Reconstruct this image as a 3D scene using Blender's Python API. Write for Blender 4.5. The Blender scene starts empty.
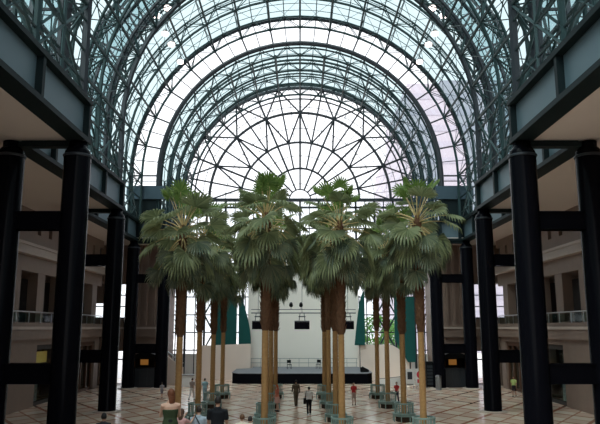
import bpy, bmesh, math, random
from mathutils import Vector as V, Matrix
random.seed(7)
PI = math.pi
C = bpy.context.scene.collection
H = 5.4                       # eye height above the court floor

# ------------------------------------------------------------------ materials
def mat(name, col, rough=.6, metal=0., spec=.5, noise=0., nscale=4., bump=0., emit=None, estr=0.):
    m = bpy.data.materials.new(name); m.use_nodes = True
    nt = m.node_tree; b = nt.nodes['Principled BSDF']
    b.inputs['Base Color'].default_value = (*col, 1); b.inputs['Roughness'].default_value = rough
    b.inputs['Metallic'].default_value = metal; b.inputs['Specular IOR Level'].default_value = spec
    if noise > 0 or bump > 0:
        tc = nt.nodes.new('ShaderNodeTexCoord'); nz = nt.nodes.new('ShaderNodeTexNoise')
        nz.inputs['Scale'].default_value = nscale; nz.inputs['Detail'].default_value = 5
        nt.links.new(tc.outputs['Object'], nz.inputs['Vector'])
        if noise > 0:
            mx = nt.nodes.new('ShaderNodeMix'); mx.data_type = 'RGBA'
            mx.inputs['A'].default_value = (*[c*(1-noise) for c in col], 1)
            mx.inputs['B'].default_value = (*[min(1, c*(1+noise)) for c in col], 1)
            nt.links.new(nz.outputs['Fac'], mx.inputs['Factor'])
            nt.links.new(mx.outputs['Result'], b.inputs['Base Color'])
        if bump > 0:
            bp = nt.nodes.new('ShaderNodeBump'); bp.inputs['Strength'].default_value = bump
            nt.links.new(nz.outputs['Fac'], bp.inputs['Height']); nt.links.new(bp.outputs['Normal'], b.inputs['Normal'])
    if emit:
        b.inputs['Emission Color'].default_value = (*emit, 1); b.inputs['Emission Strength'].default_value = estr
    return m

def glass(name, tint, refl=.05):
    m = bpy.data.materials.new(name); m.use_nodes = True; nt = m.node_tree; nt.nodes.clear()
    o = nt.nodes.new('ShaderNodeOutputMaterial'); mx = nt.nodes.new('ShaderNodeMixShader')
    t = nt.nodes.new('ShaderNodeBsdfTransparent'); t.inputs['Color'].default_value = (*tint, 1)
    g = nt.nodes.new('ShaderNodeBsdfGlossy'); g.inputs['Roughness'].default_value = .05
    g.inputs['Color'].default_value = (.9, .95, .95, 1)
    mx.inputs['Fac'].default_value = refl
    nt.links.new(t.outputs[0], mx.inputs[1]); nt.links.new(g.outputs[0], mx.inputs[2]); nt.links.new(mx.outputs[0], o.inputs[0])
    return m

def leafmat(name, col, col2, trans=.35):
    m = bpy.data.materials.new(name); m.use_nodes = True; nt = m.node_tree; nt.nodes.clear()
    o = nt.nodes.new('ShaderNodeOutputMaterial'); mx = nt.nodes.new('ShaderNodeMixShader')
    d = nt.nodes.new('ShaderNodeBsdfPrincipled'); t = nt.nodes.new('ShaderNodeBsdfTranslucent')
    d.inputs['Roughness'].default_value = .45; d.inputs['Specular IOR Level'].default_value = .4
    gi = nt.nodes.new('ShaderNodeNewGeometry'); r = nt.nodes.new('ShaderNodeMix'); r.data_type = 'RGBA'
    r.inputs['A'].default_value = (*col, 1); r.inputs['B'].default_value = (*col2, 1)
    nt.links.new(gi.outputs['Random Per Island'], r.inputs['Factor'])
    nt.links.new(r.outputs['Result'], d.inputs['Base Color']); nt.links.new(r.outputs['Result'], t.inputs['Color'])
    mx.inputs['Fac'].default_value = trans
    nt.links.new(d.outputs[0], mx.inputs[1]); nt.links.new(t.outputs[0], mx.inputs[2]); nt.links.new(mx.outputs[0], o.inputs[0])
    return m

def floormat():
    m = bpy.data.materials.new('patterned_marble'); m.use_nodes = True; nt = m.node_tree; N = nt.nodes; Lk = nt.links
    b = N['Principled BSDF']
    tc = N.new('ShaderNodeTexCoord'); sep = N.new('ShaderNodeSeparateXYZ'); Lk.new(tc.outputs['Object'], sep.inputs[0])
    def mth(op, a, c=None):
        n = N.new('ShaderNodeMath'); n.operation = op
        for i, x in enumerate((a, c)):
            if x is None: continue
            if isinstance(x, (int, float)): n.inputs[i].default_value = x
            else: Lk.new(x, n.inputs[i])
        return n.outputs[0]
    x, y = sep.outputs[0], sep.outputs[1]
    def line(expr, period, width):          # 1 on a stripe
        f = mth('FRACT', mth('DIVIDE', expr, period))
        return mth('LESS_THAN', mth('ABSOLUTE', mth('SUBTRACT', f, .5)), width/period/2)
    u = mth('ADD', x, mth('MULTIPLY', y, .66)); v = mth('SUBTRACT', x, mth('MULTIPLY', y, .66))
    big = mth('MAXIMUM', line(u, 3.6, .30), line(v, 3.6, .30))
    fine = mth('MAXIMUM', line(mth('ADD', u, 1.8), 3.6, .16), line(mth('ADD', v, 1.8), 3.6, .16))
    chk = mth('MODULO', mth('ADD', mth('FLOOR', mth('DIVIDE', u, 1.8)), mth('FLOOR', mth('DIVIDE', v, 1.8))), 2.0)
    chk = mth('ABSOLUTE', chk)
    nz = N.new('ShaderNodeTexNoise'); nz.inputs['Scale'].default_value = 1.3; nz.inputs['Detail'].default_value = 8
    Lk.new(tc.outputs['Object'], nz.inputs['Vector'])
    def mix(f, A, B):
        n = N.new('ShaderNodeMix'); n.data_type = 'RGBA'
        for k, s in (('Factor', f), ('A', A), ('B', B)):
            if isinstance(s, tuple): n.inputs[k].default_value = (*s, 1)
            elif isinstance(s, (int, float)): n.inputs[k].default_value = s
            else: Lk.new(s, n.inputs[k])
        return n.outputs['Result']
    cream = mix(nz.outputs['Fac'], (.80, .63, .49), (.90, .76, .62))
    pink = mix(nz.outputs['Fac'], (.72, .49, .37), (.82, .61, .49))
    c = mix(chk, cream, pink)
    c = mix(fine, c, (.52, .27, .18))
    c = mix(big, c, (.44, .19, .12))
    Lk.new(c, b.inputs['Base Color'])
    b.inputs['Roughness'].default_value = .2; b.inputs['Specular IOR Level'].default_value = .32
    return m

M = dict(
    column=mat('black_enamel', (.004, .004, .006), .12, 0, .035),
    steel=mat('teal_painted_steel', (.022, .050, .052), .5, 0, .3),
    bright_steel=mat('grey_teal_steel', (.040, .075, .078), .5, 0, .3),
    dark_steel=mat('dark_plum_steel', (.022, .028, .036), .5),
    girder=mat('teal_grey_girder', (.115, .175, .205), .5, 0, .4, .06, .6),
    step=mat('slate_blue_panel', (.05, .085, .11), .5, 0, .3),
    flange=mat('dark_girder_flange', (.012, .021, .023), .55, 0, .1),
    soffit=mat('beige_plaster', (.74, .65, .60), .8, 0, .2, .05, .3),
    stone=mat('brown_granite', (.25, .175, .14), .55, 0, .3, .12, 1.5),
    trim=mat('pale_granite', (.52, .42, .36), .5, 0, .3, .08, 2),
    dark=mat('dark_interior', (.03, .024, .022), .7),
    darkwood=mat('dark_wood', (.11, .05, .028), .5, 0, .4, .3, 6),
    vglass=glass('teal_fritted_glass', (.50, .63, .645), .05),
    cglass=glass('clear_glass', (.93, .95, .96), .05),
    rglass=glass('railing_glass', (.8, .86, .84), .03),
    floor=floormat(),
    stage=mat('black_stage_skirt', (.004, .004, .006), .9, 0, .03),
    deck=mat('grey_stage_deck', (.20, .20, .22), .6, 0, .2, .1, 2),
    canvas=mat('white_canvas', (.88, .82, .75), .85, 0, .1, .03, .5),
    panel=mat('pinkish_beige_panel', (.84, .70, .62), .8, 0, .1, .05, .8),
    tealcloth=mat('teal_fabric', (.012, .085, .078), .75, 0, .2, .12, 1),
    trunk=mat('tan_palm_bark', (.40, .225, .095), .85, 0, .2, .28, 7, .4),
    sheath=mat('brown_fibrous_bark', (.135, .070, .040), .9, 0, .1, .35, 9, .5),
    frond=leafmat('green_fan_fronds', (.165, .20, .10), (.34, .37, .19), .42),
    young=leafmat('fresh_green_fronds', (.13, .22, .05), (.25, .34, .09), .5),
    skirt=leafmat('olive_drooping_fronds', (.085, .118, .078), (.20, .215, .125), .25),
    petiole=mat('yellow_tan_petioles', (.58, .43, .20), .6, 0, .3, .2, 5),
    teal_bench=mat('verdigris_metal', (.24, .335, .31), .5, .1, .4, .15, 3),
    soil=mat('planting_soil', (.05, .035, .025), .95, 0, .1, .3, 12),
    black=mat('black_plastic', (.006, .006, .007), .6, 0, .15),
    chrome=mat('brushed_steel', (.55, .55, .56), .3, 1.),
    white=mat('white_paint', (.75, .74, .73), .5),
    grey=mat('grey_metal', (.24, .245, .25), .45, .3),
    red=mat('red_print', (.6, .03, .06), .6),
    orange=mat('orange_lit_sign', (.25, .12, .05), .5, emit=(1, .42, .08), estr=.16),
    yellow=mat('shop_light', (.8, .6, .2), .5, emit=(1, .62, .15), estr=.12),
    goods=mat('shop_goods', (.55, .54, .62), .5, 0, .4, .9, 5),
    lamp=mat('warm_lamp_glow', (1, .9, .85), .4, emit=(1, .84, .78), estr=5.),
    tower=mat('lavender_tower', (.41, .38, .43), .7, 0, .2, .04, .05),
    tower2=mat('blue_glass_tower', (.26, .36, .42), .4, 0, .5, .1, .05),
    tower_band=mat('lavender_glass_bands', (.36, .34, .40), .5),
    pave=mat('pale_paving', (.62, .60, .60), .8, 0, .2, .06, .2),
    outleaf=mat('outdoor_foliage', (.12, .30, .06), .7, 0, .2, .5, 3),
)

# ------------------------------------------------------------------ mesh builder
class MB:
    def __init__(s): s.v = []; s.f = []; s.m = []
    def face(s, idx, mi=0): s.f.append(idx); s.m.append(mi)
    def add(s, vs, fs, mi=0):
        o = len(s.v); s.v += [tuple(x) for x in vs]
        for f in fs: s.face([i+o for i in f], mi)
        return s
    def box(s, c, d, rz=0, mi=0):
        x, y, z = d[0]/2, d[1]/2, d[2]/2; vs = []
        cs, sn = math.cos(rz), math.sin(rz)
        for sx, sy, sz in ((-1,-1,-1),(1,-1,-1),(1,1,-1),(-1,1,-1),(-1,-1,1),(1,-1,1),(1,1,1),(-1,1,1)):
            px, py = sx*x, sy*y
            vs.append((c[0]+px*cs-py*sn, c[1]+px*sn+py*cs, c[2]+sz*z))
        return s.add(vs, [(3,2,1,0),(4,5,6,7),(0,1,5,4),(1,2,6,5),(2,3,7,6),(3,0,4,7)], mi)
    def b2(s, x0, x1, y0, y1, z0, z1, mi=0):
        return s.box(((x0+x1)/2, (y0+y1)/2, (z0+z1)/2), (abs(x1-x0), abs(y1-y0), abs(z1-z0)), 0, mi)
    def tube(s, pts, r, n=6, closed=False, cap=True, mi=0, flat=1., ref=None):
        """tube through pts; r a number or list; flat squeezes the second axis"""
        pts = [V(p) for p in pts]; k = len(pts)
        rs = r if isinstance(r, (list, tuple)) else [r]*k
        fl = flat if isinstance(flat, (list, tuple)) else [flat]*k
        tan = []
        for i in range(k):
            a = pts[i-1] if (i > 0 or closed) else pts[i]; b = pts[(i+1) % k] if (i < k-1 or closed) else pts[i]
            t = (b-a); tan.append(t.normalized() if t.length > 1e-9 else V((0,0,1)))
        u = V(ref) if ref else (V((0,0,1)) if abs(tan[0].z) < .9 else V((1,0,0)))
        u = (u - tan[0]*u.dot(tan[0])).normalized(); o = len(s.v)
        for i in range(k):
            u = (u - tan[i]*u.dot(tan[i])).normalized(); w = tan[i].cross(u)
            for j in range(n):
                a = 2*PI*j/n
                s.v.append(tuple(pts[i] + u*(math.cos(a)*rs[i]) + w*(math.sin(a)*rs[i]*fl[i])))
        for i in range(k if closed else k-1):
            i2 = (i+1) % k
            for j in range(n):
                j2 = (j+1) % n
                s.face([o+i*n+j, o+i*n+j2, o+i2*n+j2, o+i2*n+j], mi)
        if cap and not closed:
            s.face([o+j for j in reversed(range(n))], mi); s.face([o+(k-1)*n+j for j in range(n)], mi)
        return s
    def bar(s, p, q, r, n=5, mi=0): return s.tube([p, q], r, n, mi=mi)
    def lathe(s, prof, c=(0,0,0), n=24, mi=0):
        o = len(s.v); k = len(prof)
        for r, z in prof:
            for j in range(n):
                a = 2*PI*j/n; s.v.append((c[0]+r*math.cos(a), c[1]+r*math.sin(a), c[2]+z))
        for i in range(k-1):
            for j in range(n):
                j2 = (j+1) % n; s.face([o+i*n+j, o+i*n+j2, o+(i+1)*n+j2, o+(i+1)*n+j], mi)
        s.face([o+j for j in reversed(range(n))], mi); s.face([o+(k-1)*n+j for j in range(n)], mi)
        return s
    def prism(s, poly, y0, y1, mi=0):       # polygon in x,z extruded along y
        n = len(poly)
        vs = [(x, y0, z) for x, z in poly] + [(x, y1, z) for x, z in poly]
        fs = [list(range(n)), list(reversed(range(n, 2*n)))] + [(i, i+n, (i+1) % n+n, (i+1) % n) for i in range(n)]
        return s.add(vs, fs, mi)
    def ell(s, c, r, n=14, k=9, mi=0, fn=None, cut=None):
        o = len(s.v); idx = {}
        for i in range(k+1):
            th = PI*i/k
            for j in range(n):
                a = 2*PI*j/n; p = V((math.sin(th)*math.cos(a), math.sin(th)*math.sin(a), math.cos(th)))
                if fn: p = fn(p)
                s.v.append((c[0]+p.x*r[0], c[1]+p.y*r[1], c[2]+p.z*r[2]))
        for i in range(k):
            for j in range(n):
                j2 = (j+1) % n; q = [o+i*n+j, o+(i+1)*n+j, o+(i+1)*n+j2, o+i*n+j2]
                if cut:
                    cc = sum((V(s.v[t])-V(c) for t in q), V())/4
                    if cut(V((cc.x/r[0], cc.y/r[1], cc.z/r[2]))): continue
                s.face(q, mi)
        return s
    def mesh(s, name, mats):
        me = bpy.data.meshes.new(name); me.from_pydata(s.v, [], s.f)
        for m in (mats if isinstance(mats, (list, tuple)) else [mats]): me.materials.append(m)
        if any(s.m): me.polygons.foreach_set('material_index', s.m)
        me.update(); return me
    def build(s, name, mats, parent=None, smooth=False, loc=None):
        me = s.mesh(name, mats)
        if smooth:
            me.polygons.foreach_set('use_smooth', [True]*len(me.polygons))
        bm = bmesh.new(); bm.from_mesh(me)
        bmesh.ops.remove_doubles(bm, verts=bm.verts, dist=1e-5); bmesh.ops.recalc_face_normals(bm, faces=bm.faces); bm.to_mesh(me); bm.free()
        o = bpy.data.objects.new(name, me); C.objects.link(o)
        if parent: o.parent = parent
        if loc: o.location = loc
        return o

def tag(o, label=None, cat=None, group=None, kind=None):
    if label: o['label'] = label
    if cat: o['category'] = cat
    if group: o['group'] = group
    if kind: o['kind'] = kind
    return o
def empty(name, loc, label, cat, group=None, rz=0):
    o = bpy.data.objects.new(name, None); C.objects.link(o); o.location = loc; o.rotation_euler = (0, 0, rz); o.empty_display_size = .2
    return tag(o, label, cat, group)
def struct(o): o['kind'] = 'structure'; return o
def copy_tree(o, parent=None):
    c = o.copy(); C.objects.link(c)
    if parent: c.parent = parent
    for ch in list(o.children): copy_tree(ch, c)
    return c

# ------------------------------------------------------------------ plan of the hall
XA, XB, XC = 9.7, 12.6, 15.55               # column lines: near bay, middle bay, wide bay
Y0, Y1, Y2, Y3, Y4 = -10., 27.5, 44., 60.5, 72.5
ZB, ZT, ZC = 13.4, 15.4, 19.7               # girder bottom / top, vault centre height
RA, RB, RC = 10.75, 13.6, 16.35
XW, XO = 18.5, 24.                          # wing facade, outer wall
YE = 64.                                    # end wall of the wings

# ---- floor, ground
struct(MB().b2(-XO, XO, Y0, Y4+.2, -.2, 0).build('floor', M['floor']))
struct(MB().b2(-260, 260, -120, 400, -.5, -.22).build('ground', M['pave']))

# ---- stairs the photographer stands on (below the frame)
st = MB(); st.b2(-14, 14, Y0, 11, 0, 3.8)
for i in range(11): st.b2(-14+i*.1, 14-i*.1, 11+i*.5, 11.5+i*.5, 0, 3.8-(i+1)*1.9/11)
st.b2(-13, 13, 16.5, 18.7, 0, 1.9)
for i in range(10): st.b2(-13, 13, 18.7+i*.34, 19.04+i*.34, 0, 1.9-(i+1)*1.9/11)
tag(struct(st.build('staircase', M['trim'])), 'broad marble staircase rising from the court floor in the foreground', 'stairs')

# ---- soffits over the wings
for s, nm in ((-1, 'left'), (1, 'right')):
    m = MB()
    for xi, ya, yb in ((XA+.43, Y0, Y1), (XB+.43, Y1, Y2), (XC+.43, Y2, Y3), (XB+.43, Y3, Y4)):
        m.b2(s*xi, s*XO, ya, yb, ZB+.05, ZB+.35)
    struct(m.build('ceiling_'+nm, M['soffit']))

# ---- wing facades with shops below and a mezzanine above
def facade(s, nm):
    m = MB(); fx0, fx1 = s*XW, s*(XW+.5)
    shops = [(12, 16.5), (21, 25.5), (30, 34.5), (37.5, 42), (46.7, 51), (55.5, 59.8)]
    y = Y0; yend = 61.
    for a, b in shops + [(yend, yend)]:
        m.b2(fx0, fx1, y, a, 0, 4.6)
        if b > a: m.b2(fx0, fx1, a, b, 4.2, 4.6)
        y = b
    m.b2(s*(XW-.25), s*(XW+.5), Y0, yend, 4.6, 5.75)                     # floor band
    # mezzanine piers
    y = 9.9
    while y < yend-.5:
        m.b2(s*(XW+.05), s*(XW+.75), y-.65, y+.65, 5.75, 9.2); y += 4.1
    m.b2(s*(XW+.0), s*(XW+.7), Y0, yend, 9.2, 10.25)
    m.b2(s*(XW-.02), s*(XW+.7), Y0, yend, 10.25, 11.85)
    k = Y0+.4
    while k < yend-1:
        m.b2(s*XW, s*(XW+.5), k, k+1.45, 11.85, 12.75); k += 2.06
    m.b2(s*XW, s*(XW+.5), Y0, yend, 12.75, 13.5)
    w = struct(m.build('wall_'+nm, M['stone']))
    t = MB()
    t.b2(s*(XW-.35), s*(XW-.25), Y0, yend, 5.28, 5.48); t.b2(s*(XW-.5), s*(XW+.1), Y0, yend, 10.25, 10.5)
    t.b2(s*(XW-.3), s*(XW+.1), Y0, yend, 10.5, 10.85); t.b2(s*(XW-.4), s*(XW+.1), Y0, yend, 10.85, 11.05)
    t.build('cornice', M['trim'], w)
    d = MB()
    d.b2(s*(XW+.25), s*(XW+.45), Y0, yend, 11.85, 12.75)                  # dark panes of the small square windows
    d.build('attic_panes', M['dark'], w)
    f = MB(); f.b2(s*(XW+.5), s*XO, Y0, YE, 5.0, 5.3); f.b2(s*(XW+.5), s*XO, Y0, YE, 9.6, 9.8)
    struct(f.build('floor_mezzanine_'+nm, M['stone']))
    bk = MB(); bk.b2(s*XO, s*(XO+.4), Y0, YE+.4, 0, 13.8); struct(bk.build('wall_outer_'+nm, M['dark']))
    # shop fronts: frame, lintel, lit ceiling strip, goods
    lab = {2: 'third', 3: 'fourth', 4: 'fifth', 5: 'sixth'}
    side = nm
    for i, (a, b) in enumerate(shops):
        if i < 2: continue
        e = empty('shop_front', (s*(XW+.3), (a+b)/2, 0), {
            4: ('dark framed shopfront with yellow light behind the near black columns at left' if s < 0 else 'dark framed shopfront with pale goods behind the near black columns at right'),
            5: 'dark shopfront behind the middle black columns at %s' % side,
            3: 'dark framed shopfront beside the near black columns at %s' % side,
            2: 'dark framed shopfront before the near black columns at %s' % side}[i], 'shop front', 'shopfronts under the mezzanines')
        L = b-a; fr = MB()
        for yy in ((-L/2+.12, L/2-.12) if i == 4 else (-L/2+.12, L/2-.12, -L/6, L/6)): fr.b2(-.12, .12, yy-.1, yy+.1, 0, 4.2)
        fr.b2(-.15, .15, -L/2, L/2, 3.85, 4.2); fr.b2(-.15, .15, -L/2, L/2, 2.55, 2.75); fr.b2(-.12, .12, -L/2, L/2, 0, .25)
        fr.build('frame', M['darkwood'] if i == 5 else M['dark'], e)
        gl = MB(); gl.b2(-.02, .02, -L/2+.2, L/2-.2, .25, 3.85); gl.build('pane', M['rglass'], e)
        rr = random.Random(i+3)
        yy = -L/2+.4
        while yy < L/2-.4:
            w_ = rr.uniform(.3, .6); hh = rr.uniform(.9, 2.3); MB().b2(s*1.0, s*1.6, yy, yy+w_, .02, hh).build('display_unit', M['goods'], e); yy += w_+rr.uniform(.05, .25)
        if i == 4 and s < 0: MB().b2(s*.5, s*.8, -L/2+.3, L/2-.3, 2.85, 3.65).build('lit_sign_band', M['yellow'], e)
        MB().b2(s*2.4, s*2.6, -L/2-.5, L/2+.5, 0, 4.6).build('back_panel', M['darkwood'] if i == 5 else M['dark'], e)
    # railing on the mezzanine edge
    e = empty('mezzanine_railing', (s*(XW-.1), 30, 5.75), 'glass and metal railing along the %s mezzanine edge' % nm, 'railing')
    rl = MB(); rl.tube([(0, -28, .72), (0, 31, .72)], .045, 8); rl.build('handrail', M['chrome'], e)
    me = MB().b2(-.03, .03, -.03, .03, 0, .72).mesh('post', M['chrome'])
    for k in range(30):
        o = bpy.data.objects.new('post', me); C.objects.link(o); o.parent = e; o.location = (0, -27.97+k*2.03, 0)
    MB().b2(-.01, .01, -28, 31, .06, .62).build('glass_panel', M['rglass'], e)
    # end wall of the wing, facing the camera
    q = MB(); xs = lambda a: s*a
    q.b2(xs(13.9), xs(16.75), YE, YE+.5, 0, ZB+.1)
    q.b2(xs(18.75), xs(XO), YE, YE+.5, 0, 6.3); q.b2(xs(16.75), xs(18.75), YE, YE+.5, 3.3, 6.3)
    q.b2(xs(21.2), xs(XO), YE, YE+.5, 6.3, ZB+.1); q.b2(xs(16.75), xs(21.2), YE, YE+.5, 9.7, ZB+.1)
    for a in (14.25, 15.0, 15.75, 16.5): q.b2(xs(a-.16), xs(a+.16), YE-.22, YE, 4.6, ZB)
    q.b2(xs(13.9), xs(XO), YE-.3, YE, 4.5, 5.7)
    if s < 0: q.b2(xs(18.3), xs(21.2), YE, YE+.5, 7.75, 9.7)
    struct(q.build('wall_end_'+nm, M['stone']))
    MB().b2(xs(13.9), xs(XO), YE-.38, YE-.3, 5.28, 5.48).build('trim_end_'+nm, M['trim'])['kind'] = 'structure'
    sw = MB(); sw.b2(xs(13.9), xs(14.3), YE+.5, Y4+.3, 0, ZB+.1); struct(sw.build('wall_stage_'+nm, M['stone']))
    # mezzanine end window and ground door
    wn = MB(); wn.b2(xs(16.75), xs(21.2), YE+.2, YE+.24, 6.3, 9.7)
    wo = struct(wn.build('window_'+('4' if s < 0 else '5'), M['cglass']))
    wf = MB()
    for a in (16.8, 17.9, 19.0, 20.1, 21.15): wf.b2(xs(a-.06), xs(a+.06), YE+.1, YE+.34, 6.3, 9.7)
    for z in (6.35, 7.45, 8.55, 9.65): wf.b2(xs(16.75), xs(21.2), YE+.1, YE+.34, z-.05, z+.05)
    wf.build('window_frame', M['dark_steel'], wo)
    dn = struct(MB().b2(xs(16.8), xs(18.7), YE+.2, YE+.24, 0, 3.3).build('door_'+('1' if s < 0 else '2'), M['cglass']))
    df = MB()
    for a in (16.8, 17.75, 18.7): df.b2(xs(a-.06), xs(a+.06), YE+.12, YE+.32, 0, 3.3)
    for z in (.1, 2.4, 3.25): df.b2(xs(16.8), xs(18.7), YE+.12, YE+.32, z-.06, z+.06)
    df.build('door_frame', M['dark_steel'], dn)
facade(-1, 'left'); facade(1, 'right')
struct(MB().b2(-XO, XO, Y0-.5, Y0, 0, ZT+.2).build('wall_back', M['stone']))

# ------------------------------------------------------------------ girders
def girder(p, q, label, stiff=4.1):
    p, q = V(p), V(q); d = (q-p); L = d.length; a = math.atan2(d.y, d.x)
    e = empty('roof_girder', (p.x, p.y, ZB), label, 'girder', 'teal grey roof girders', a)
    h = ZT-ZB
    MB().b2(0, L, -.09, .09, .22, h-.22).build('web', M['girder'], e)
    MB().b2(0, L, -.42, .42, h-.22, h).build('upper_flange', M['flange'], e)
    MB().b2(0, L, -.42, .42, 0, .22).build('lower_flange', M['flange'], e)
    n = max(1, round(L/stiff)); me = MB().b2(-.12, .12, -.36, .36, .22, h-.22).mesh('stiffener', M['flange'])
    for i in range(n+1):
        o = bpy.data.objects.new('stiffener', me); C.objects.link(o); o.parent = e; o.location = (min(max(L*i/n, .12), L-.12), 0, 0)
    e['kind'] = 'thing'
for s, nm in ((-1, 'left'), (1, 'right')):
    girder((s*XA, Y0, 0), (s*XA, Y1+.4, 0), 'teal grey roof girder nearest the camera at upper %s' % nm, 5.5)
    girder((s*XB, Y1, 0), (s*XB, Y2+.4, 0), 'teal grey roof girder between near and middle %s columns' % nm)
    girder((s*XC, Y2, 0), (s*XC, Y3+.4, 0), 'teal grey roof girder between middle and far %s columns' % nm)
    girder((s*XB, Y3, 0), (s*XB, Y4, 0), 'teal grey roof girder beyond the far %s columns' % nm)
    girder((s*(XA+.45), Y1+.3, 0), (s*(XB-.45), Y1+.3, 0), 'short cross girder over the near %s column pair' % nm)
    girder((s*(XB+.45), Y2+.3, 0), (s*(XC-.45), Y2+.3, 0), 'short cross girder over the middle %s column pair' % nm)
    girder((s*(XB+.45), Y3+.1, 0), (s*(XC-.45), Y3+.1, 0), 'short cross girder over the far %s column pair' % nm)
    # spandrel panel under the far glazed step
    sp = MB(); sp.b2(s*(XB+.6), s*(XC+.8), Y3+.05, Y3+.3, ZT, 17.4); 
    sp2 = MB(); sp2.b2(s*(XB+.3), s*(XC+.9), Y3-.2, Y3+.25, 17.4, 18.65)
    o = struct(sp2.build('trim_step_beam_'+nm, M['step'])); sp.build('spandrel_panel', M['flange'], o)

# ------------------------------------------------------------------ column frames
def column_frame(s, y, xi, xo, label):
    e = empty('column_frame', (s*(xi+xo)/2, y, 0), label, 'column pair', 'black column pairs carrying the roof'); e['kind'] = 'thing'
    hw = (xo-xi)/2
    for sx in (-1, 1):
        m = MB(); R = .57
        m.lathe([(R+.02, .06), (R, .10), (R, 12.75), (R-.03, 12.95), (R-.14, 13.1), (R-.2, 13.15), (R-.2, 13.4)], (sx*hw, 0, 0), 36)
        c = m.build('column', M['column'], e, True)
        MB().lathe([(R+.03, 12.70), (R+.045, 12.73), (R+.045, 12.79), (R+.0, 12.82)], (sx*hw, 0, 0), 36).build('collar', M['dark_steel'], c)
        MB().lathe([(R+.32, 0), (R+.32, .05), (R+.26, .08), (R, .09)], (sx*hw, 0, 0), 36).build('base_plate', M['trim'], c)
    for z, h in ((3.55, .82), (9.9, .78)):
        m = MB(); w = 2*hw-.9
        m.box((0, 0, z), (w, .5, h)); m.box((0, 0, z+h/2-.04), (w, .62, .08)); m.box((0, 0, z-h/2+.04), (w, .62, .08))
        m.build('crossbeam', M['column'], e)
    MB().box((0, 0, 13.28), (2*hw-.7, .45, .22)).build('top_strut', M['flange'], e)
for s, nm in ((-1, 'left'), (1, 'right')):
    column_frame(s, Y1, XA, XB, 'nearest pair of black round columns with crossbeams on the %s' % nm)
    column_frame(s, Y2, XB, XC, 'middle pair of black round columns with crossbeams on the %s' % nm)
    column_frame(s, Y3, XB, XC, 'farthest pair of black round columns with crossbeams on the %s' % nm)

# ------------------------------------------------------------------ vaults
ST = 5.625
def arch(R, y, zg, step=ST):
    n = round(180/step)
    pts = [(-R, y, zg), (-R, y, (zg+ZC)/2)]
    pts += [(R*math.cos(PI-PI*i/n), y, ZC+R*math.sin(PI-PI*i/n)) for i in range(n+1)]
    return pts + [(R, y, (zg+ZC)/2), (R, y, zg)]

def truss(R, y, label, heavy=False, depth=1.0, tri=True, wr=.06):
    e = empty('arch_truss', (0, y, ZT), label, 'roof truss', 'arched roof trusses'); e['kind'] = 'thing'
    ro, ri = R-.2, R-.2-depth
    L = lambda pts: [(a, b, c-ZT) for a, b, c in pts]
    sep = .38 if tri else 0
    o1, o2, inn = L(arch(ro, -sep, ZT)), L(arch(ro, sep, ZT)), L(arch(ri, 0, ZT))
    r = .15 if heavy else .095
    MB().tube(o1, r, 6).build('outer_chord', M['dark_steel'] if heavy else M['steel'], e)
    if tri: MB().tube(o2, r, 6).build('outer_chord', M['dark_steel'] if heavy else M['steel'], e)
    MB().tube(inn, r*1.25, 6).build('inner_chord', M['dark_steel'] if heavy else M['steel'], e)
    w = MB()
    for i in range(len(inn)):
        if i % 2 == 0:
            for oo in ((o1, o2) if tri else (o1,)):
                for k in ((-1, 0, 1) if wr > .05 else (-1, 1)):
                    if 0 <= i+k < len(inn): w.bar(inn[i], oo[i+k], wr if k else wr*.75, 4)
        if tri: w.bar(o1[i], o2[i], .04, 4)
    w.build('web_bars', M['bright_steel'], e)
    return e

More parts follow.
